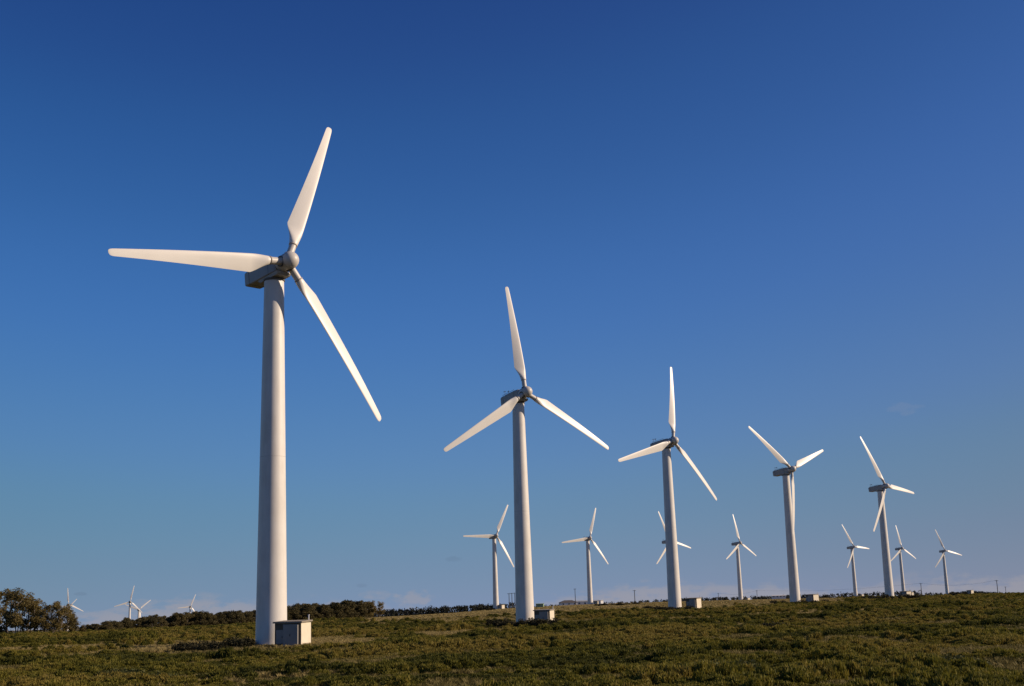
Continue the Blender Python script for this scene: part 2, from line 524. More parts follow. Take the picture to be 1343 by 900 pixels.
att = gme.attributes.new('sand', 'FLOAT', 'POINT')
att.data.foreach_set('value', sandiness(V[:, 0], V[:, 1]).astype(np.float32))
ground = tag(obj('ground', gme), 'heath covered ground falling away to the horizon', None, None, 'structure')

# ------------------------------------------------------------------ wind turbine
HUB_H, ROTOR_R, OVERHANG, TILT, BEND = 40.0, 20.33, 2.42, R(6.66), 1.085
def lathe(prof, n, axis='Z'):
    rings = []
    for a, r_ in prof:
        ring = []
        for k in range(n):
            t = 2 * math.pi * k / n
            c, s = math.cos(t) * r_, math.sin(t) * r_
            ring.append((c, s, a) if axis == 'Z' else (c, a, s))
        rings.append(ring)
    return rings
TOWER_TOP = 38.55
def tower_r(z):
    return 1.62 + (1.06 - 1.62) * max(0, min(1, z / TOWER_TOP)) ** 1.0
tower_me = MB().loft(lathe([(z, tower_r(z)) for z in (-2.0, 0, 6, 12, 18, 24, 30, 36, TOWER_TOP)], 72)).mesh('tower', M_TOWER, 40)
def seam_me(z, h=.05, proud=.012, mat=M_SEAM):
    r0, r1 = tower_r(z) + proud, tower_r(z + h) + proud
    return MB().loft(lathe([(z, r0), (z + h, r1)], 72)).mesh('flange_joint', mat, 40)
seams = [seam_me(19.4, .035, .006, M_TJOINT)]
foot_me = MB().loft(lathe([(-.6, 2.15), (.10, 2.15), (.14, 2.05)], 48)).mesh('footing', M_ROOF, 40)
flange_me = MB().loft(lathe([(.14, 1.80), (.22, 1.80)], 48)).mesh('base_flange', M_SEAM, 40)
yaw_me = MB().loft(lathe([(TOWER_TOP, 1.0), (TOWER_TOP + .05, 1.16), (TOWER_TOP + .20, 1.16), (TOWER_TOP + .3, 1.0)], 48)).mesh('yaw_ring', M_YAW, 40)

# nacelle in rotor-axis space (y backwards along the shaft, centre of the rotor at the origin)
def nac_ring(y, w, zt, zb, ch):
    w2 = w / 2
    return [(-w2 + ch * .7, y, zb), (w2 - ch * .7, y, zb), (w2, y, zb + ch * .5), (w2, y, zt - ch), (w2 - ch, y, zt), (-w2 + ch, y, zt), (-w2, y, zt - ch), (-w2, y, zb + ch * .5)]
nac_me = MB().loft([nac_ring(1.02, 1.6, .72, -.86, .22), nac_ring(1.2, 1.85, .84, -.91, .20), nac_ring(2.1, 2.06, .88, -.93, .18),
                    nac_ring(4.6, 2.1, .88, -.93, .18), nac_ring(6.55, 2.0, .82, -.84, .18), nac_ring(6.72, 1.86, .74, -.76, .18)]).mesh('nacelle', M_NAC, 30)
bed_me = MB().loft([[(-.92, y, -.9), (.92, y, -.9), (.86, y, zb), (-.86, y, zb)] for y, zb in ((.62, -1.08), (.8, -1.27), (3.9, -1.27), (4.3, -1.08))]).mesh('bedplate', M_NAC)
def nac_seam(y, w, zt, zb, ch):
    g = .012
    return MB().loft([nac_ring(yy, w + 2 * g, zt + g, zb - g, ch) for yy in (y, y + .045)]).mesh('panel_joint', M_DARK)
nac_seams = [nac_seam(2.12, 2.06, .88, -.93, .18), nac_seam(5.75, 2.05, .845, -.877, .18)]
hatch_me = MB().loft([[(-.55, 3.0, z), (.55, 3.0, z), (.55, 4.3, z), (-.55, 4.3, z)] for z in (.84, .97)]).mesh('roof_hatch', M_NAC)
rail_me = MB().tube([(-.8, 2.3, .95), (-.8, 2.3, 1.1), (-.8, 6.1, 1.06), (-.8, 6.1, .9)], [.03] * 4, 6).mesh('roof_rail', M_DARK)
rail2_me = MB().tube([(.8, 2.3, .95), (.8, 2.3, 1.1), (.8, 6.1, 1.06), (.8, 6.1, .9)], [.03] * 4, 6).mesh('roof_rail', M_DARK)
vent_me = MB().box(-.35, .35, 6.2, 6.5, .80, 1.02).mesh('cooling_vent', M_DARK)
vane_me = MB().tube([(.4, 5.9, .85), (.4, 5.9, 1.85)], [.035, .03], 6).box(.385, .415, 5.65, 6.15, 1.80, 1.95).mesh('wind_vane', M_DARK)
anem_me = MB().tube([(-.4, 5.9, .85), (-.4, 5.9, 1.75)], [.035, .03], 6)
for k in range(3):
    t = 2 * math.pi * k / 3
    cx, cy = -.4 + .22 * math.cos(t), 5.9 + .22 * math.sin(t)
    anem_me.tube([(-.4, 5.9, 1.75), (cx, cy, 1.75)], [.018, .018], 5).loft(lathe([(0, .03), (.04, .075), (.1, .08)], 8), True, True)
    nv = 24
    anem_me.v[-nv:] = [(x + cx, y + cy, z + 1.70) for x, y, z in anem_me.v[-nv:]]
anem_me = anem_me.mesh('anemometer', M_DARK)
# hub: lathe along the shaft, rounded nose
prof = [(1.06, .60), (1.05, .84), (.85, .93), (-.55, .95)] + [(-.55 - .98 * math.sin(t), .95 * math.cos(t)) for t in [R(a) for a in (12, 24, 36, 48, 60, 71, 81, 88)]]
hub_me = MB().loft(lathe(prof, 56, 'Y')).mesh('hub', M_HUB, 50)
nose_joint_me = MB().loft(lathe([(-.53, .958), (-.57, .958)], 56, 'Y')).mesh('nose_joint', M_SEAM, 40)
# blade: span along z, leading edge +x, back +y
def blade_section(r_):
    """half-width data for a span station: chord, thickness, leading-edge share, twist, roundness"""
    if r_ <= 2.3: return .80, .80, .5, 0, 1.0
    if r_ <= 4.75:
        t = (r_ - 2.3) / 2.45
        s = t * t * (3 - 2 * t) * .45 + t * .55
        e = t * t * (3 - 2 * t)
        return .92 + (1.98 - .92) * s, .90 - .435 * e, .5 - .20 * s, 13 * e, 1 - e
    t = (r_ - 4.75) / (ROTOR_R - 4.75)
    c = 1.98 - 1.24 * t
    return c, c * (.235 - .10 * t), .30 + .04 * t, 13 * (1 - t * t * (3 - 2 * t)), 0.0
def blade_ring(r_, n=26, shrink=1.0):
    c, th, le, tw, rd = blade_section(r_)
    c *= shrink; th *= min(1, shrink + .1)
    pts = []
    for k in range(n):
        a = 2 * math.pi * k / n
        u = (1 - math.cos(a)) / 2                     # 0 = leading edge, 1 = trailing edge
        foil = 2.6 * (.2969 * math.sqrt(max(u, 0)) - .126 * u - .3516 * u * u + .2843 * u ** 3 - .1036 * u ** 4) * 2
        h_f = foil / 1.0 * th * .75 * (1 if math.sin(a) >= 0 else -.72)
        h_c = math.sin(a) * th / 2
        y = h_c * rd + h_f * (1 - rd) * .95
        x = (le - u) * c
        pts.append((x, y))
    ct, st = math.cos(R(tw + 1.5)), math.sin(R(tw + 1.5))
    off = BEND * (r_ / ROTOR_R) ** 2
    # twist brings the leading edge upwind (-y)
    return [(x * ct + y * st, -x * st + y * ct + off, r_) for x, y in pts]
stations = [2.3, 2.5, 2.8, 3.2, 3.6, 4.0, 4.35, 4.6, 4.75, 4.95, 5.3, 6, 7, 8.5, 10, 12, 14, 16, 18, 19.3, 19.8]
rings = [blade_ring(s) for s in stations] + [blade_ring(20.05, shrink=.93), blade_ring(20.2, shrink=.78), blade_ring(20.29, shrink=.55), blade_ring(20.33, shrink=.28)]
blade_me = MB().loft(rings).mesh('blade', M_BLADE, 50)
root_me = MB().loft(lathe([(.55, .40), (2.32, .40)], 32)).mesh('blade_root', M_HUB, 40)
collar_me = MB().loft(lathe([(2.22, .43), (2.24, .475), (2.33, .475), (2.35, .46)], 32)).mesh('root_collar', M_COLLAR, 40)
open_shade_me = MB().loft(lathe([(.70, .58), (.955, .58), (.955, .50), (.72, .50)], 32), False, False).mesh('opening_shade_ring', M_DARK, 40)  # solid dark ring, painted shade of the recess round the blade root

def make_turbine(x, y, z, yaw, azim):
    root = bpy.data.objects.new('wind_turbine', None)
    COL.objects.link(root)
    root.empty_display_size = 2
    root.location = (x, y, z); root.rotation_euler = (0, 0, R(yaw))
    tw = obj('tower', tower_me, root)
    for s in seams: obj('flange_joint', s, tw)
    obj('base_flange', flange_me, tw)
    obj('footing', foot_me, root)
    obj('yaw_ring', yaw_me, root)
    n = Vector((0, -math.cos(TILT), math.sin(TILT)))
    C = Vector((0, 0, HUB_H)) + n * OVERHANG
    up, rt, back = Vector((0, math.sin(TILT), math.cos(TILT))), Vector((1, 0, 0)), -n
    F0 = Matrix.Translation(C) @ Matrix((rt, back, up)).transposed().to_4x4()
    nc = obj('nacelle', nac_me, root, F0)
    for nm, me in (('bedplate', bed_me), ('panel_joint', nac_seams[0]), ('panel_joint', nac_seams[1]), ('roof_hatch', hatch_me), ('roof_rail', rail_me),
                   ('roof_rail', rail2_me), ('cooling_vent', vent_me), ('wind_vane', vane_me), ('anemometer', anem_me)):
        obj(nm, me, nc)
    hb = obj('hub', hub_me, root, F0)
    obj('nose_joint', nose_joint_me, hb)
    for k in range(3):
        a = R(azim) + k * 2 * math.pi / 3
        d = up * math.cos(a) + rt * math.sin(a)
        xax = back.cross(d)
        Fk = Matrix.Translation(C) @ Matrix((xax, back, d)).transposed().to_4x4()
        bl = obj('blade', blade_me, root, Fk)
        obj('blade_root', root_me, bl); obj('root_collar', collar_me, bl); obj('opening_shade_ring', open_shade_me, bl)
    return root
LBL = ['tall white wind turbine nearest the camera, left, concrete hut at its foot',
       'second largest white wind turbine, one blade pointing straight up, right of the nearest',
       'third largest white wind turbine with a smaller turbine half hidden behind its tower',
       'white wind turbine with one blade hanging straight down along its tower',
       'rightmost of the large white turbines, a blade crossing its tower',
       'small distant white turbine just left of the second largest tower, one blade pointing level left',
       'small distant white turbine in front of the long low farm building',
       'small distant white turbine mostly hidden behind the third largest tower',
       'small distant white turbine standing between the third and fourth large towers',
       'small distant white turbine just left of the rightmost large tower',
       'small distant white turbine close behind the right side of the rightmost large tower',
       'rightmost small distant white turbine standing alone on the skyline']
turbines = []
for i, t in enumerate(TURB):
    o = make_turbine(*t)
    tag(o, LBL[i], 'wind turbine', 'large turbines in the front row' if i < 5 else 'small turbines of the second row')
    turbines.append(o)
FAR = [(89.5, 792.7, 1600, 28, 357, 'very distant pale turbine rising behind the left clump of gum trees'),
       (90.5, 796.5, 2350, 28, 42, 'faintest distant turbine, only an upper right blade showing beside the left gum trees'),
       (170.5, 789, 1600, 26, 14, 'tallest of the very distant turbines over the left tree belt'),
       (182, 799.5, 1750, 30, 52, 'very distant turbine low behind the right of the tallest far left one'),
       (249.5, 795.5, 2000, 30, 25, 'very distant turbine sunk behind the treetops left of the nearest tower')]
for px, py, D, yaw, azim, lb in FAR:
    dx, dy, dz = pix_ray(px, py)
    s = D / dy
    zb = CAM_H + dz * s - 40.3
    zg = gz(dx * s, dy * s)
    o = make_turbine(dx * s, dy * s, zb, yaw, azim)
    tag(o, lb, 'wind turbine', 'very distant turbines on the left')

# ------------------------------------------------------------------ transformer huts
def make_hut(x, y, z, rot, s=1.0, simple=False):
    root = bpy.data.objects.new('transformer_hut', None)
    COL.objects.link(root)
    root.location = (x, y, z); root.rotation_euler = (0, 0, R(rot)); root.scale = (s, s, s)
    for nm, me in HUT:
        o = obj(nm, me, root)
        if nm == 'door':
            obj('door_handle', HANDLE[id(me)], o)
            for lv in LOUVRES[id(me)]: obj('louvre', lv, o)
    return root
HW, HD, HH = 1.39, 1.30, 2.26
wall = MB().box(-HW, HW, -HD, HD, -1.8, HH)
roof = MB().loft([[(-HW - .14, -HD - .22, z0), (HW + .14, -HD - .22, z0), (HW + .14, HD + .14, z0 + .10), (-HW - .14, HD + .14, z0 + .10)] for z0 in (HH + .003, HH + .16)])
front = MB().box(-HW + .004, HW - .03, -HD - .02, -HD + .01, -.3, HH - .02)  # thin dark sheet over the whole front, carries the painted shade
plinth = MB().box(-HW - .25, HW + .15, -HD - .7, -HD - .003, -.5, .08)
door_big = MB().box(-.40, 1.12, -HD - .30, -HD - .021, .10, HH - .12)
door_small = MB().box(-1.22, -.44, -HD - .09, -HD - .021, .30, 1.62)
pipe = MB().tube([(HW - .12, HD - .3, HH), (HW - .12, HD - .3, HH + .72)], [.06, .06], 10).loft(lathe([(HH + .70, .10), (HH + .76, .10)], 10))
pipe.v[-20:] = [(a + HW - .12, b + HD - .3, c) for a, b, c in pipe.v[-20:]]
d1, d2 = door_big.mesh('door', M_DOOR), door_small.mesh('door', M_DOOR)
HUT = [('wall', wall.mesh('wall', M_CONC)), ('roof', roof.mesh('roof', M_ROOF)), ('front_shade_panel', front.mesh('front_shade_panel', M_FRONT_SHADE)),
       ('doorstep', plinth.mesh('doorstep', M_ROOF)), ('door', d1), ('door', d2), ('vent_pipe', pipe.mesh('vent_pipe', M_WHITEWALL))]
HANDLE = {id(d1): MB().box(.30, .34, -HD - .36, -HD - .30, 1.0, 1.22).mesh('door_handle', M_DARK), id(d2): MB().box(-.60, -.56, -HD - .14, -HD - .09, .85, 1.0).mesh('door_handle', M_DARK)}
LOUVRES = {id(d1): [MB().box(-.28, .24, -HD - .325, -HD - .30, zz, zz + .05).mesh('louvre', M_SEAM) for zz in (.32, .42, .52, .62)],
           id(d2): [MB().box(-1.12, -.64, -HD - .115, -HD - .09, zz, zz + .05).mesh('louvre', M_SEAM) for zz in (.42, .52, .62)]}
HUTS = [(2.88, -3.7, -12, 0, 'concrete transformer hut with grey doors at foot of the nearest turbine'),
        (3.25, -3.8, -18, 1, 'concrete transformer hut beside the tower of the second largest turbine'),
        (4.0, -3.9, -32, 2, 'concrete transformer hut beside the tower of the third largest turbine'),
        (4.3, -3.9, -48, 3, 'concrete transformer hut at the turbine whose blade hangs straight down'),
        (4.7, -3.9, -54, 4, 'concrete transformer hut at the rightmost of the large turbines'),
        (2.9, -2.2, -35, 5, 'tiny transformer hut at the small turbine left of the second tower'),
        (4.0, -2.2, -40, 6, 'tiny transformer hut at the small turbine by the farm building'),
        (4.3, -1.0, -45, 8, 'tiny transformer hut at the small turbine between third and fourth towers'),
        (4.3, -1.0, -50, 9, 'tiny transformer hut at the small turbine left of the rightmost large tower'),
        (6.3, -1.0, -50, 10, 'tiny transformer hut behind the hut of the rightmost large turbine')]
for dx, dy, rot, ti, lb in HUTS:
    t = TURB[ti]
    x, y = t[0] + dx, t[1] + dy
    tag(make_hut(x, y, (t[2] + .03 if ti < 5 else max(gz(x, y), t[2])), rot), lb, 'hut', 'transformer huts at the turbines')
x = az_x(1272, 720); y = 720
tag(make_hut(x, y, gz(x, y) + 1.3, -50), 'lone transformer hut on the skyline right of the rightmost small turbine', 'hut', 'transformer huts at the turbines')

# ------------------------------------------------------------------ distant buildings
def building(px, depth, w, d, h, roof_h, name, label, wall_m, roof_m, rot=0, hip=False, nwin=0, zoff=0.0):
    x = az_x(px, depth)
    root = bpy.data.objects.new(name, None); COL.objects.link(root)
    root.location = (x, depth, gz(x, depth) + zoff); root.rotation_euler = (0, 0, R(rot))
    obj('wall', MB().box(-w / 2, w / 2, -d / 2, d / 2, -5.0, h).mesh('wall', wall_m), root)
    e = .35
    b = [(-w / 2 - e, -d / 2 - e, h), (w / 2 + e, -d / 2 - e, h), (w / 2 + e, d / 2 + e, h), (-w / 2 - e, d / 2 + e, h)]
    ins = d / 2 if hip else 0
    rm = MB().add(b + [(-w / 2 - e + ins, 0, h + roof_h), (w / 2 + e - ins, 0, h + roof_h)], [(0, 1, 5, 4), (2, 3, 4, 5), (1, 2, 5), (3, 0, 4), (3, 2, 1, 0)])
    obj('roof', rm.mesh('roof', roof_m), root)
    for k in range(nwin):
        cx = -w / 2 + (k + .5) * w / nwin
        wd = obj('window', MB().box(cx - .6, cx + .6, -d / 2 - .06, -d / 2 - .003, h * .35, h * .75).mesh('window', M_WHITEWALL), root)
        obj('pane', MB().box(cx - .5, cx + .5, -d / 2 - .075, -d / 2 - .063, h * .38, h * .72).mesh('pane', M_GLASS), wd)
    return tag(root, label, 'building')
building(745, 860, 11.5, 7, 2.3, 1.5, 'farm_building', 'low pale farm building with dark hipped roof left of a small turbine', M_WHITEWALL, M_TILE, 8, True, 3, 1.8)
building(770, 880, 16, 9, 2.8, .8, 'farm_building', 'long low farm shed with pale grey roof beside the hip roofed building', M_WHITEWALL, M_SHEDROOF, 4, False, 4, 1.8)
building(788, 770, 2.0, 2.2, 2.1, .15, 'white_cabin', 'small bright white cabin just right of the farm shed', M_WHITEWALL, M_WHITEWALL, -50, False, 0, .6)
building(1021, 1000, 10.5, 5, 1.9, .5, 'white_building', 'long low white building left of the fourth large tower on the skyline', M_WHITEWALL, M_WHITEWALL, -6, False, 4, 2.0)
building(708, 590, 3.4, 2.4, 1.5, .12, 'green_container', 'small green container behind the hut of the second largest turbine', M_GREEN, M_GREEN, -8, False, 0, .3)

# ------------------------------------------------------------------ power poles
def make_pole(px, depth, top_py, label, arms=True):
    x = az_x(px, depth)
    dx, dy, dz = pix_ray(px, top_py)
    s = depth / dy
    x = dx * s; ztop = CAM_H + dz * s
    zb = gz(x, depth)
    root = bpy.data.objects.new('power_pole', None); COL.objects.link(root)
    root.location = (x, depth, zb); root.rotation_euler = (0, 0, R(-25))
    h = ztop - zb
    obj('post', MB().tube([(0, 0, -.5), (0, 0, h * .5), (0, 0, h)], [.24, .21, .18], 8).mesh('post', M_POLE), root)
    if arms:
        obj('crossarm', MB().box(-.95, .95, -.26, -.12, h - .45, h - .28).mesh('crossarm', M_POLE), root)
        for sx in (-.85, 0, .85):
            obj('insulator', MB().tube([(sx, -.19, h - .28), (sx, -.19, h - .02)], [.06, .05], 6).mesh('insulator', M_DARK), root)
    tag(root, label, 'pole', 'power poles on the skyline')
    return Vector((x, depth - .19, zb + h - .03))
P = {}
for px, dep, tp, lb in ((667.5, 740, 778, 'leftmost of three dark poles standing close together by the second tower'),
                        (671.2, 745, 777.7, 'middle of three dark poles standing close together by the second tower'),
                        (675, 750, 777.4, 'dark pole of the three closest to the second largest tower'),
                        (754, 830, 772, 'dark pole rising over the hip roofed farm building'),
                        (832, 760, 774, 'dark pole standing alone left of the third large tower'),
                        (900, 1250, 783, 'tiny dark pole just above the hut of the third large turbine'),
                        (942, 1150, 778, 'dark pole between third large tower and the small turbine right of it'),
                        (992.5, 1080, 774.5, 'dark pole right of the small turbine between third and fourth towers'),
                        (1102.5, 1400, 776, 'thin distant pole left of a small turbine near the rightmost large tower'),
                        (1207.5, 880, 765, 'dark leaning pole between the two rightmost small turbines'),
                        (1307, 790, 761, 'tall dark pole nearest the right edge hut'),
                        (1318.5, 1150, 769.5, 'short thin pole at the far right skyline')):
    P[px] = make_pole(px, dep, tp, lb)
def wire(a, b, off, label):
    pts = []
    for k in range(13):
        t = k / 12
        p = a.lerp(b, t); p.z -= 4 * t * (1 - t) * 2.2
        pts.append(p + Vector(off))
    o = obj('power_wire', MB().tube(pts, [.035] * 13, 5).mesh('power_wire', M_DARK))
    tag(o, label, 'wire', 'wires strung between the power poles')
for a, b, s in ((1307, 1207.5, 'between the right edge pole and the next pole left'), (1207.5, 992.5, 'crossing behind the rightmost large tower'), (992.5, 942, 'beside the small turbine between third and fourth towers')):
    wire(P[a], P[b], (0, 0, .05), 'thin dark overhead wire ' + s)

# ------------------------------------------------------------------ leaves and trees
def leaf_cloud(centres, radii, counts, size, squash=.8, droop=0.0, r=None):
    """small folded leaf sprays around clump centres -> verts, tri loops"""
    r = r or rng
    Vs = []
    for c, rad, n in zip(centres, radii, counts):
        u = r.normal(size=(n, 3)); u /= np.linalg.norm(u, axis=1, keepdims=True)
        p = c + u * (rad * r.random((n, 1)) ** .45) * np.array([1, 1, squash])
        d = u + r.normal(size=(n, 3)) * .7 + np.array([0, 0, -droop]); d /= np.linalg.norm(d, axis=1, keepdims=True)
        s = np.cross(d, r.normal(size=(n, 3))); s /= np.linalg.norm(s, axis=1, keepdims=True)
        L = size * (.6 + .8 * r.random((n, 1)))
        Vs.append(np.stack([p - s * L * .32, p + d * L * .55 + s * L * .05, p + s * L * .34, p - d * L * .5], 1))
    Vv = np.concatenate(Vs).reshape(-1, 3)
    return Vv
def leaf_mesh(name, Vv, mat):
    nq = len(Vv) // 4
    return raw_mesh(name, Vv, np.arange(nq * 4), np.full(nq, 4), mat)
def tree_meshes(kind, seed):
    r = np.random.default_rng(seed)
    mb = MB(); cs, rs, ns = [], [], []
    if kind == 'gum':                         # 11 m, slender leaning stems, open clumped crown high up
        H_ = 10.5
        for s in range(3):
            a = r.random() * 6.28; lean = .06 + .12 * r.random()
            hh = H_ * (.72 + .2 * r.random())
            pts = [(math.cos(a) * lean * z + .12 * r.normal(), math.sin(a) * lean * z + .12 * r.normal(), z) for z in np.linspace(-.4, hh, 7)]
            mb.tube(pts, np.linspace(.17, .05, 7), 6)
            for k in range(8):
                i = 2 + k % 5
                b = r.random() * 6.28; ln = .8 + 1.7 * r.random()
                p = np.array(pts[i]); e = p + np.array([math.cos(b) * ln, math.sin(b) * ln, .5 + .8 * r.random()])
                mb.tube([p, (p + e) / 2 + [0, 0, .15], e], [.06, .04, .02], 5)
                cs.append(e); rs.append(.7 + .65 * r.random()); ns.append(125)
            cs.append(np.array(pts[-1])); rs.append(1.0); ns.append(190)
            for k in range(3):
                b = r.random() * 6.28
                cs.append(np.array([pts[2][0] + math.cos(b) * 1.0, pts[2][1] + math.sin(b) * 1.0, 1.2 + 3 * r.random()])); rs.append(.6); ns.append(55)
        lf = leaf_cloud(cs, rs, ns, .34, .85, .5, r)
        return mb.mesh('trunk', M_BARK, 60), leaf_mesh('crown', lf, M_EUC)
    H_ = 7.5                                  # belt tree: round dense pine-like crown almost to the ground
    pts = [(.15 * r.normal(), .15 * r.normal(), z) for z in np.linspace(-.4, H_ * .85, 6)]
    mb.tube(pts, np.linspace(.22, .06, 6), 6)
    for k in range(34):
        t = .04 + .9 * r.random(); z = H_ * t
        b = r.random() * 6.28
        wid = 2.3 * (1 - max(0, t - .5) * 1.5) * (.55 + .6 * r.random())
        p = np.array([0, 0, max(.5, z - .6)]); e = np.array([math.cos(b) * wid, math.sin(b) * wid, z])
        mb.tube([p, (p + e) / 2, e], [.06, .04, .02], 5)
        cs.append(e); rs.append(.75 + .5 * r.random()); ns.append(130)
    cs.append(np.array([0, 0, H_ * .93])); rs.append(.8); ns.append(140)
    lf = leaf_cloud(cs, rs, ns, .36, .8, 0, r)
    return mb.mesh('trunk', M_BARKD, 60), leaf_mesh('crown', lf, M_PINE)
GUMS = [tree_meshes('gum', 100 + k) for k in range(5)]
PINES = [tree_meshes('pine', 200 + k) for k in range(6)]
def plant_tree(kind, meshes, x, y, scale, label, group, wide=1.0):
    root = bpy.data.objects.new(kind, None); COL.objects.link(root)
    root.location = (x, y, gz(x, y) - .05); root.rotation_euler = (0, 0, random.random() * 6.28)
    root.scale = (scale * wide, scale * wide, scale)
    obj('trunk', meshes[0], root); obj('crown', meshes[1], root)
    tag(root, label, 'tree', group)
# left clump: column, top row in the picture, depth
ORD = ['first', 'second', 'third', 'fourth', 'fifth', 'sixth', 'seventh', 'eighth', 'ninth', 'tenth', 'eleventh', 'twelfth']
clump = [(-10, 771, 298, 1.1), (10, 772, 306, 1.15), (24, 776, 294, 1.1), (38, 781, 304, 1.05), (48, 780, 296, 1.1), (60, 790, 300, 1.0), (72, 789, 303, 1.0), (80, 791, 296, 1.05), (88, 795, 300, 1.15), (97, 806, 298, 1.2), (107, 819, 303, 1.7)]
for k, (px, tp, dep, wd) in enumerate(clump):
    dx, dy, dz = pix_ray(px, tp); s = dep / dy
    x = dx * s; h = CAM_H + dz * s - gz(x, dep)
    plant_tree('gum_tree', GUMS[k % 5], x, dep, h / 10.6, ORD[k] + ' gum tree from the left in the clump at the left edge' if k < 10 else 'small low bushy tree ending the gum clump at the left edge', 'gum trees at the left edge', wd)
# belt from px 115 to 505 following the photographed skyline
belt_top = [(115, 820), (125, 816), (134, 819), (142, 815), (150, 816), (162, 811.5), (175, 812), (190, 809), (205, 808), (220, 808.5), (235, 805), (243, 803), (262, 803), (280, 806), (290, 804), (305, 803), (320, 802), (335, 801),
            (380, 796), (395, 792), (408, 793), (420, 793), (432, 792), (445, 789), (455, 787), (468, 790), (478, 789), (490, 788.5), (500, 793)]
bx = np.array([b[0] for b in belt_top], float); bt = np.array([b[1] for b in belt_top], float)
def nth(k):
    ones = ['', 'first', 'second', 'third', 'fourth', 'fifth', 'sixth', 'seventh', 'eighth', 'ninth', 'tenth', 'eleventh', 'twelfth', 'thirteenth', 'fourteenth', 'fifteenth', 'sixteenth', 'seventeenth', 'eighteenth', 'nineteenth', 'twentieth']
    return ones[k] if k <= 20 else 'twenty ' + ones[k - 20]
belt_n = {}
for rowi, step in ((0, 6.4), (1, 7.5)):
    for k, px in enumerate(np.arange(117 + rowi * 3.3, 486, step)):
        px = px + random.uniform(-2, 2)
        tp = float(np.interp(px, bx, bt)) + random.uniform(-3.2, 1.2) + rowi * .3
        dep = float(np.interp(px, (117, 300, 505), (372, 432, 520))) + random.uniform(-5, 6) + rowi * 14
        dx, dy, dz = pix_ray(px, tp); s = dep / dy
        x = dx * s; h = CAM_H + dz * s - gz(x, dep)
        seg = 'left of the tallest far turbine' if px < 165 else 'below the very distant turbines' if px < 262 else 'close to the left of the nearest tower' if px < 336 else 'hidden behind the nearest tower' if px < 377 else 'just right of the nearest tower' if px < 440 else 'forming the tall right end'
        key = (seg, rowi); belt_n[key] = belt_n.get(key, 0) + 1
        plant_tree('belt_tree', PINES[(k + rowi * 3) % 6], x, dep, max(h, 2.6) / 7.9, nth(belt_n[key]) + ' from left of ' + ('front' if rowi == 0 else 'rear') + ' belt trees ' + seg, 'trees of the long dark belt', random.uniform(1.15, 1.5) if h > 4 else random.uniform(1.6, 2.1))
for px, tp, dep, lb in ((486, 788, 512, 'open crowned gum tree with bare stems near the right end of the belt'), (497, 790, 515, 'last open crowned gum tree at the right end of the belt')):
    dx, dy, dz = pix_ray(px, tp); s = dep / dy
    x = dx * s; h = CAM_H + dz * s - gz(x, dep)
    plant_tree('gum_tree', GUMS[int(px) % 5], x, dep, h / 10.6, lb, 'gum trees ending the belt', 1.2)
# far woods and hedges: read as one mass
def wood(name, pts, hgt, width, label, cs=1.6, per=26, leaf=.9, dense=2.2):
    C_, Rr, N_ = [], [], []
    for (pa, da), (pb, db) in zip(pts[:-1], pts[1:]):
        xa, xb = az_x(pa, da), az_x(pb, db)
        L = math.hypot(xb - xa, db - da)
        for k in range(int(L / dense) + 1):
            t = random.random()
            px_ = xa + (xb - xa) * t + random.uniform(-width, width) * .3; py_ = da + (db - da) * t + random.uniform(-width, width)
            hh = hgt * (.62 + .5 * float(fbm(np.array([px_]), np.array([py_]), 18, 3)[0])) * random.uniform(.85, 1.06)
            g = gz(px_, py_)
            for q in range(3):
                C_.append(np.array([px_ + random.uniform(-1, 1), py_, g + hh * (q + .5) / 3])); Rr.append(cs * random.uniform(.7, 1.2)); N_.append(per)
    me = leaf_mesh(name, leaf_cloud(C_, Rr, N_, leaf, .9), M_WOOD)
    return tag(obj(name, me), label, 'woodland', None, 'stuff')
wood('far_wood', [(480, 950), (540, 980), (600, 1010), (645, 1040), (668, 1050)], 11.0, 14, 'low dark wood on the skyline between tree belt and second tower', 2.4, 34, 1.2, .7)
wood('far_wood', [(690, 1180), (760, 1200), (860, 1220), (1000, 1300), (1110, 1350), (1200, 1330)], 7.6, 12, 'thin dark line of far trees on the skyline behind the right turbines', 2.0, 30, 1.1, 1.3)
wood('far_wood', [(1195, 1250), (1260, 1200), (1300, 1000), (1360, 900)], 4.0, 10, 'thin dark hedge on the skyline at the right edge')

# ------------------------------------------------------------------ dark shrubs one can pick out
def shrub_meshes(seed, mat=None):
    r = np.random.default_rng(seed)
    mb = MB(); cs, rs, ns = [], [], []
    for k in range(13):
        b = r.random() * 6.28; d = .75 * math.sqrt(r.random()); z = .25 + .55 * r.random() * (1 - d * .5)
        e = np.array([math.cos(b) * d, math.sin(b) * d, z])
        mb.tube([(e[0] * .2, e[1] * .2, -.1), (e[0] * .6, e[1] * .6, z * .5), tuple(e)], [.03, .022, .01], 4)
        cs.append(e); rs.append(.24 + .16 * r.random()); ns.append(110)
    lf = leaf_cloud(cs, rs, ns, .13, .9, -.4, r)
    return mb.mesh('stems', M_BARKD), leaf_mesh('foliage', lf, mat or M_BUSH)
SHRUBS = [shrub_meshes(300 + k) for k in range(5)]
GREENS = [shrub_meshes(320 + k, M_GORSE) for k in range(5)]
def shrub(px, py, wid, hgt, label, group):
    x, y, z = ground_hit(px, py)
    root = bpy.data.objects.new('dark_shrub', None); COL.objects.link(root)
    root.location = (x, y, z - .05); root.rotation_euler = (0, 0, random.random() * 6.28); root.scale = (wid, wid, hgt)
    m = (GREENS if 'green' in label else SHRUBS)[random.randrange(5)]
    obj('stems', m[0], root); obj('foliage', m[1], root)
    tag(root, label, 'shrub', group)
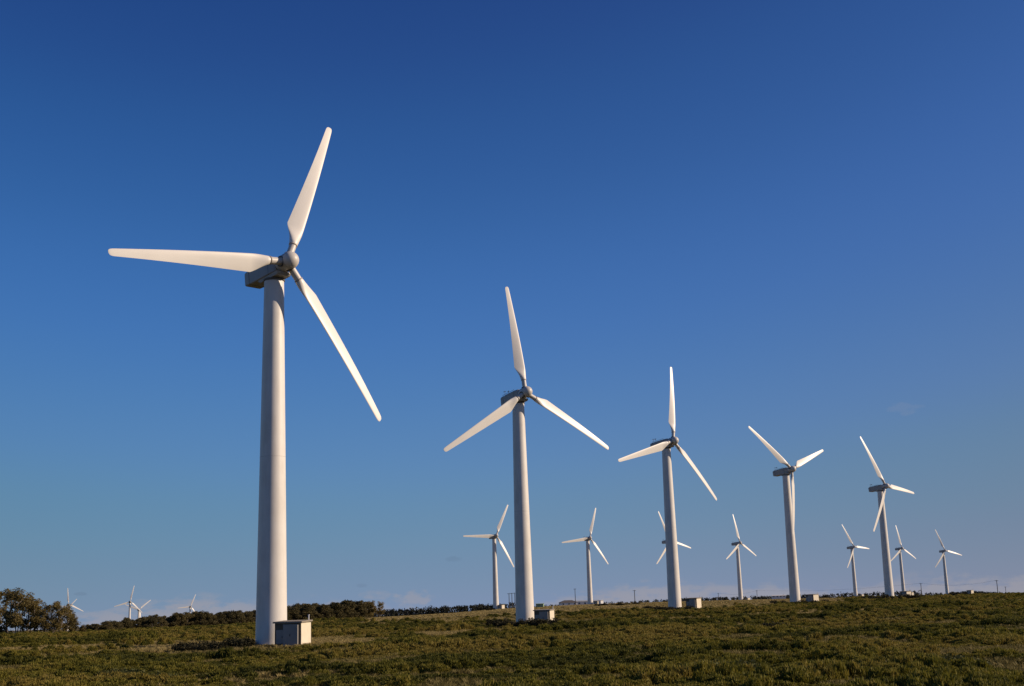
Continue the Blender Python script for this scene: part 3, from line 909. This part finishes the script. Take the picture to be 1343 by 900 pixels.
def row(pts, n, wid, hgt, label, group, jit=1.2):
    xs = [p[0] for p in pts]; ys = [p[1] for p in pts]
    L = np.linspace(xs[0], xs[-1], n)
    for q, px in enumerate(L):
        lab = nth(q + 1) + ' from the left, ' + label
        py = float(np.interp(px, xs, ys)) + random.uniform(-jit, jit)
        shrub(px + random.uniform(-2, 2), py, wid * random.uniform(.7, 1.25), hgt * random.uniform(.75, 1.2), lab, group)
row([(296, 852), (330, 850)], 7, 1.15, 1.15, 'taller dark shrub close against the left of the nearest tower', 'tall dark shrubs beside the nearest tower', 1.5)
row([(236, 857), (262, 856), (292, 853)], 10, 1.15, .95, 'dark shrub in the row left of the nearest tower foot', 'dark shrubs left of the nearest tower', 2.5)
row([(336, 851), (360, 851)], 4, .6, .38, 'small dark shrub right at the foot of the nearest tower', 'dark shrubs at the nearest tower foot', .6)
row([(384, 853), (412, 852)], 4, .5, .35, 'low shrub in front of the hut at the nearest tower', 'shrubs before the nearest hut', .6)
row([(652, 824), (690, 826), (735, 825)], 14, 1.5, 1.45, 'dark shrub at the foot of the second largest turbine', 'dark shrubs at the second tower', 1.0)
row([(848, 800), (885, 802), (905, 802)], 9, 1.9, 1.1, 'dark shrub at the foot of the third largest turbine', 'dark shrubs at the third tower', .5)
row([(1012, 793), (1045, 793.5), (1078, 792)], 9, 2.1, 1.2, 'dark shrub at the turbine whose blade hangs straight down', 'dark shrubs at the fourth tower', .4)
row([(1137, 787.5), (1170, 788), (1205, 786)], 11, 2.3, 1.6, 'dark shrub at the foot of the rightmost large turbine', 'dark shrubs at the fifth tower', .4)
row([(625, 801), (648, 801)], 6, 2.6, 1.6, 'dark shrub at the small turbine left of the second tower', 'dark shrubs at the sixth turbine', .3)
row([(785, 795.5), (830, 793.5)], 6, 2.2, 1.2, 'dark shrub right of the small turbine by the farm building', 'dark shrubs by the farm', .3)
row([(1244, 782), (1268, 781.5)], 6, 2.4, 1.8, 'dark shrub left of the lone hut on the right skyline', 'dark shrubs by the lone hut', .3)
row([(925, 889), (960, 893)], 5, 1.5, .9, 'broad dark green shrub at the bottom right of centre', 'dark shrubs at the bottom right of centre', 2)
row([(1245, 879), (1265, 884)], 4, 1.3, .8, 'dark green shrub in the right foreground near the bottom corner', 'dark shrubs in the right foreground', 2)
row([(150, 893), (200, 896)], 5, 1.3, .7, 'dark green shrub along the bottom edge at the left', 'dark shrubs at the bottom left', 2)
row([(985, 830), (1030, 828)], 4, 1.2, .9, 'dark shrub by the sandy patch in the right middle ground', 'dark shrubs by the sandy patch', 1)

# ------------------------------------------------------------------ heath and dry grass (ground cover)
def scrub_template(seed, n, wid, hgt, L, w, up):
    r = np.random.default_rng(seed)
    nb = 5
    ang = r.random(n) * 6.28; d = np.sqrt(r.random(n)) * wid * .5
    lobes = np.array([[math.cos(a), math.sin(a)] for a in r.random(nb) * 6.28]) * wid * .28
    which = r.integers(0, nb, n)
    px_ = lobes[which, 0] + np.cos(ang) * d * .62; py_ = lobes[which, 1] + np.sin(ang) * d * .62
    rr = np.hypot(px_, py_) / (wid * .5)
    z = hgt * np.sqrt(np.clip(1.1 - rr ** 2, .02, 1)) * (.35 + .65 * r.random(n) ** .5)
    dirn = np.stack([px_ / wid * 1.3 + r.normal(size=n) * .35, py_ / wid * 1.3 + r.normal(size=n) * .35, up + .4 * r.random(n)], -1)
    dirn /= np.linalg.norm(dirn, axis=1, keepdims=True)
    s = np.cross(dirn, r.normal(size=(n, 3))); s /= np.linalg.norm(s, axis=1, keepdims=True)
    LL = L * (.6 + .8 * r.random((n, 1)))
    p = np.stack([px_, py_, z], -1)
    return np.stack([p - dirn * LL * .6 - s * w * .5, p + s * w * .5 - dirn * LL * .1, p + dirn * LL * .6, p - s * w * .45 + dirn * LL * .1], 1).reshape(-1, 3)
def grass_template(seed, n, wid, hgt):
    r = np.random.default_rng(seed)
    a = r.random(n) * 6.28; d = np.sqrt(r.random(n)) * wid * .5
    p = np.stack([np.cos(a) * d, np.sin(a) * d, np.full(n, -.03)], -1)
    lean = np.stack([np.cos(a) * .25 + r.normal(size=n) * .22, np.sin(a) * .25 + r.normal(size=n) * .22, np.ones(n)], -1)
    h = hgt * (.55 + .6 * r.random((n, 1)))
    s = np.stack([-np.sin(a), np.cos(a), np.zeros(n)], -1) * .016
    m = p + lean * h * .55
    tip = p + lean * h + np.stack([np.cos(a), np.sin(a), np.zeros(n)], -1) * h * .22
    return np.stack([p - s, p + s, tip + s * .3, m - s * .9], 1).reshape(-1, 3)
def scatter_object(name, templates, pts, rots, scl, tint, variant, mat, label):
    """one object: loose points plus the leaf templates; geometry nodes put a template on each point"""
    nv = len(templates)
    tv = np.concatenate(templates)
    allv = np.concatenate([tv, pts])
    me = raw_mesh(name, allv, np.arange(len(tv)), np.full(len(tv) // 4, 4), mat)
    ids = np.concatenate([np.repeat(np.arange(nv), [len(t) for t in templates]), 100 + variant]).astype(np.int32)
    z = len(tv)
    def put(nm, typ, arr, field='value'):
        at = me.attributes.new(nm, typ, 'POINT'); at.data.foreach_set(field, np.ascontiguousarray(arr).ravel())
    put('part', 'INT', ids)
    put('rot', 'FLOAT_VECTOR', np.concatenate([np.zeros((z, 3)), rots]).astype(np.float32), 'vector')
    put('scl', 'FLOAT_VECTOR', np.concatenate([np.ones((z, 3)), scl]).astype(np.float32), 'vector')
    put('tint', 'FLOAT', np.concatenate([np.zeros(z), tint]).astype(np.float32))
    o = obj(name, me)
    tag(o, label, 'ground cover', None, 'stuff')
    ng = bpy.data.node_groups.new(name + '_scatter', 'GeometryNodeTree')
    ng.interface.new_socket('Geometry', in_out='INPUT', socket_type='NodeSocketGeometry')
    ng.interface.new_socket('Geometry', in_out='OUTPUT', socket_type='NodeSocketGeometry')
    N, L = ng.nodes, ng.links
    gi, go = N.new('NodeGroupInput'), N.new('NodeGroupOutput')
    join = N.new('GeometryNodeJoinGeometry')
    def attr(nm, typ):
        a = N.new('GeometryNodeInputNamedAttribute'); a.data_type = typ; a.inputs['Name'].default_value = nm
        return a.outputs[0]
    part, arot, ascl = attr('part', 'INT'), attr('rot', 'FLOAT_VECTOR'), attr('scl', 'FLOAT_VECTOR')
    def pick(val):
        c = N.new('FunctionNodeCompare'); c.data_type = 'INT'; c.operation = 'EQUAL'
        L.new(part, c.inputs[2]); c.inputs[3].default_value = val
        s = N.new('GeometryNodeSeparateGeometry'); s.domain = 'POINT'
        L.new(gi.outputs[0], s.inputs[0]); L.new(c.outputs[0], s.inputs[1])
        return s.outputs[0]
    for k in range(nv):
        iop = N.new('GeometryNodeInstanceOnPoints')
        L.new(pick(100 + k), iop.inputs['Points']); L.new(pick(k), iop.inputs['Instance'])
        L.new(arot, iop.inputs['Rotation']); L.new(ascl, iop.inputs['Scale'])
        L.new(iop.outputs[0], join.inputs[0])
    L.new(join.outputs[0], go.inputs[0])
    md = o.modifiers.new('scatter', 'NODES'); md.node_group = ng
    return o
def sector_points(n, r0, r1, half=27.5):
    r_ = np.sqrt(rng.random(n) * (r1 * r1 - r0 * r0) + r0 * r0); a = np.radians((rng.random(n) * 2 - 1) * half)
    return r_ * np.sin(a), r_ * np.cos(a)
hx, hy, hs = [], [], []
for r0, r1, dens, sc in ((40, 90, 3.4, .85), (90, 150, 2.2, 1.0), (150, 260, .95, 1.25), (260, 420, .42, 1.6), (420, 720, .10, 2.0)):
    area = (r1 * r1 - r0 * r0) * math.radians(27.5)
    x, y = sector_points(int(area * dens), r0, r1)
    hx.append(x); hy.append(y); hs.append(np.full(len(x), sc))
hx, hy, hs = np.concatenate(hx), np.concatenate(hy), np.concatenate(hs)
dr = dryness(hx, hy); sd = sandiness(hx, hy)
gap = fbm(hx + 77, hy - 33, 5, 3)
keep = (rng.random(len(hx)) > dr * 1.08) & (sd < .25) & (gap > .36)
for k, t in enumerate(TURB[:5]):
    keep &= np.hypot(hx - t[0], hy - t[1]) > 2.4
    h = HUTS[k]; keep &= np.hypot(hx - t[0] - h[0], hy - t[1] - h[1] + .3) > 2.6
hx, hy, hs, gap = hx[keep], hy[keep], hs[keep], gap[keep]
hz = ground_z(hx, hy)
patch = fbm(hx - 200, hy * 1.3 + 80, 16, 3)
fine = fbm(hx + 11, hy + 5, 3.2, 2)
n = len(hx)
tint = np.clip((patch - .5) * 3.0 + (fine - .5) * 1.1 + .50 + rng.normal(size=n) * .12, 0, 1)
tall = .35 + 1.45 * np.clip((fbm(hx + 500, hy, 4.2, 3) - .3) * 2.0, 0, 1)
tint = np.clip(tint + (tall - 1.0) * .22, 0, 1)  # lower scrub tinted darker: shade between clumps put into the colour
for t in TURB[:5]:
    tall *= np.clip(.22 + .78 * (np.hypot(hx - t[0] - 1.5, (hy - t[1] + 9) * .48) - 7.5) / 6, .2, 1)
sx = hs * (.75 + .55 * rng.random(n))
scl = np.stack([sx, sx, np.minimum(hs, 1.25) * tall * (.75 + .5 * rng.random(n))], -1)
rots = np.stack([rng.normal(size=n) * .08, rng.normal(size=n) * .08, rng.random(n) * 6.28], -1)
TPL = [scrub_template(400 + k, 250, .95, .44, .14, .058, .5) for k in range(5)]
scatter_object('heath', TPL, np.stack([hx, hy, hz], -1), rots, scl, tint, rng.integers(0, 5, n), M_HEATH, 'low olive green heath scrub covering the ground')
gx_, gy_, gs_ = [], [], []
for r0, r1, dens, sc in ((40, 100, 3.2, .9), (100, 180, 2.0, 1.1), (180, 330, .55, 1.5), (330, 720, .14, 2.1)):
    area = (r1 * r1 - r0 * r0) * math.radians(27.5)
    x, y = sector_points(int(area * dens), r0, r1)
    gx_.append(x); gy_.append(y); gs_.append(np.full(len(x), sc))
gx_, gy_, gs_ = np.concatenate(gx_), np.concatenate(gy_), np.concatenate(gs_)
keep = (rng.random(len(gx_)) < .03 + .9 * np.maximum(dryness(gx_, gy_), np.clip((.42 - fbm(gx_ + 77, gy_ - 33, 5, 3)) / .05, 0, 1))) & (sandiness(gx_, gy_) < .4)
for k, t in enumerate(TURB[:5]):
    keep &= np.hypot(gx_ - t[0], gy_ - t[1]) > 2.0
    h = HUTS[k]; keep &= np.hypot(gx_ - t[0] - h[0], gy_ - t[1] - h[1] + .3) > 2.3
gx_, gy_, gs_ = gx_[keep], gy_[keep], gs_[keep]
n = len(gx_)
sx = gs_ * (.7 + .6 * rng.random(n))
scatter_object('dry_grass', [grass_template(500 + k, 90, .7, .30) for k in range(3)], np.stack([gx_, gy_, ground_z(gx_, gy_)], -1),
               np.stack([np.zeros(n), np.zeros(n), rng.random(n) * 6.28], -1), np.stack([sx, sx, np.minimum(gs_, 1.2) * (.6 + .7 * rng.random(n))], -1),
               np.clip(dryness(gx_, gy_) * .75 + rng.random(n) * .3, 0, 1), rng.integers(0, 3, n), M_STRAW, 'tufts of dry straw coloured grass among the heath')
print('heath', len(hx), 'grass', n)
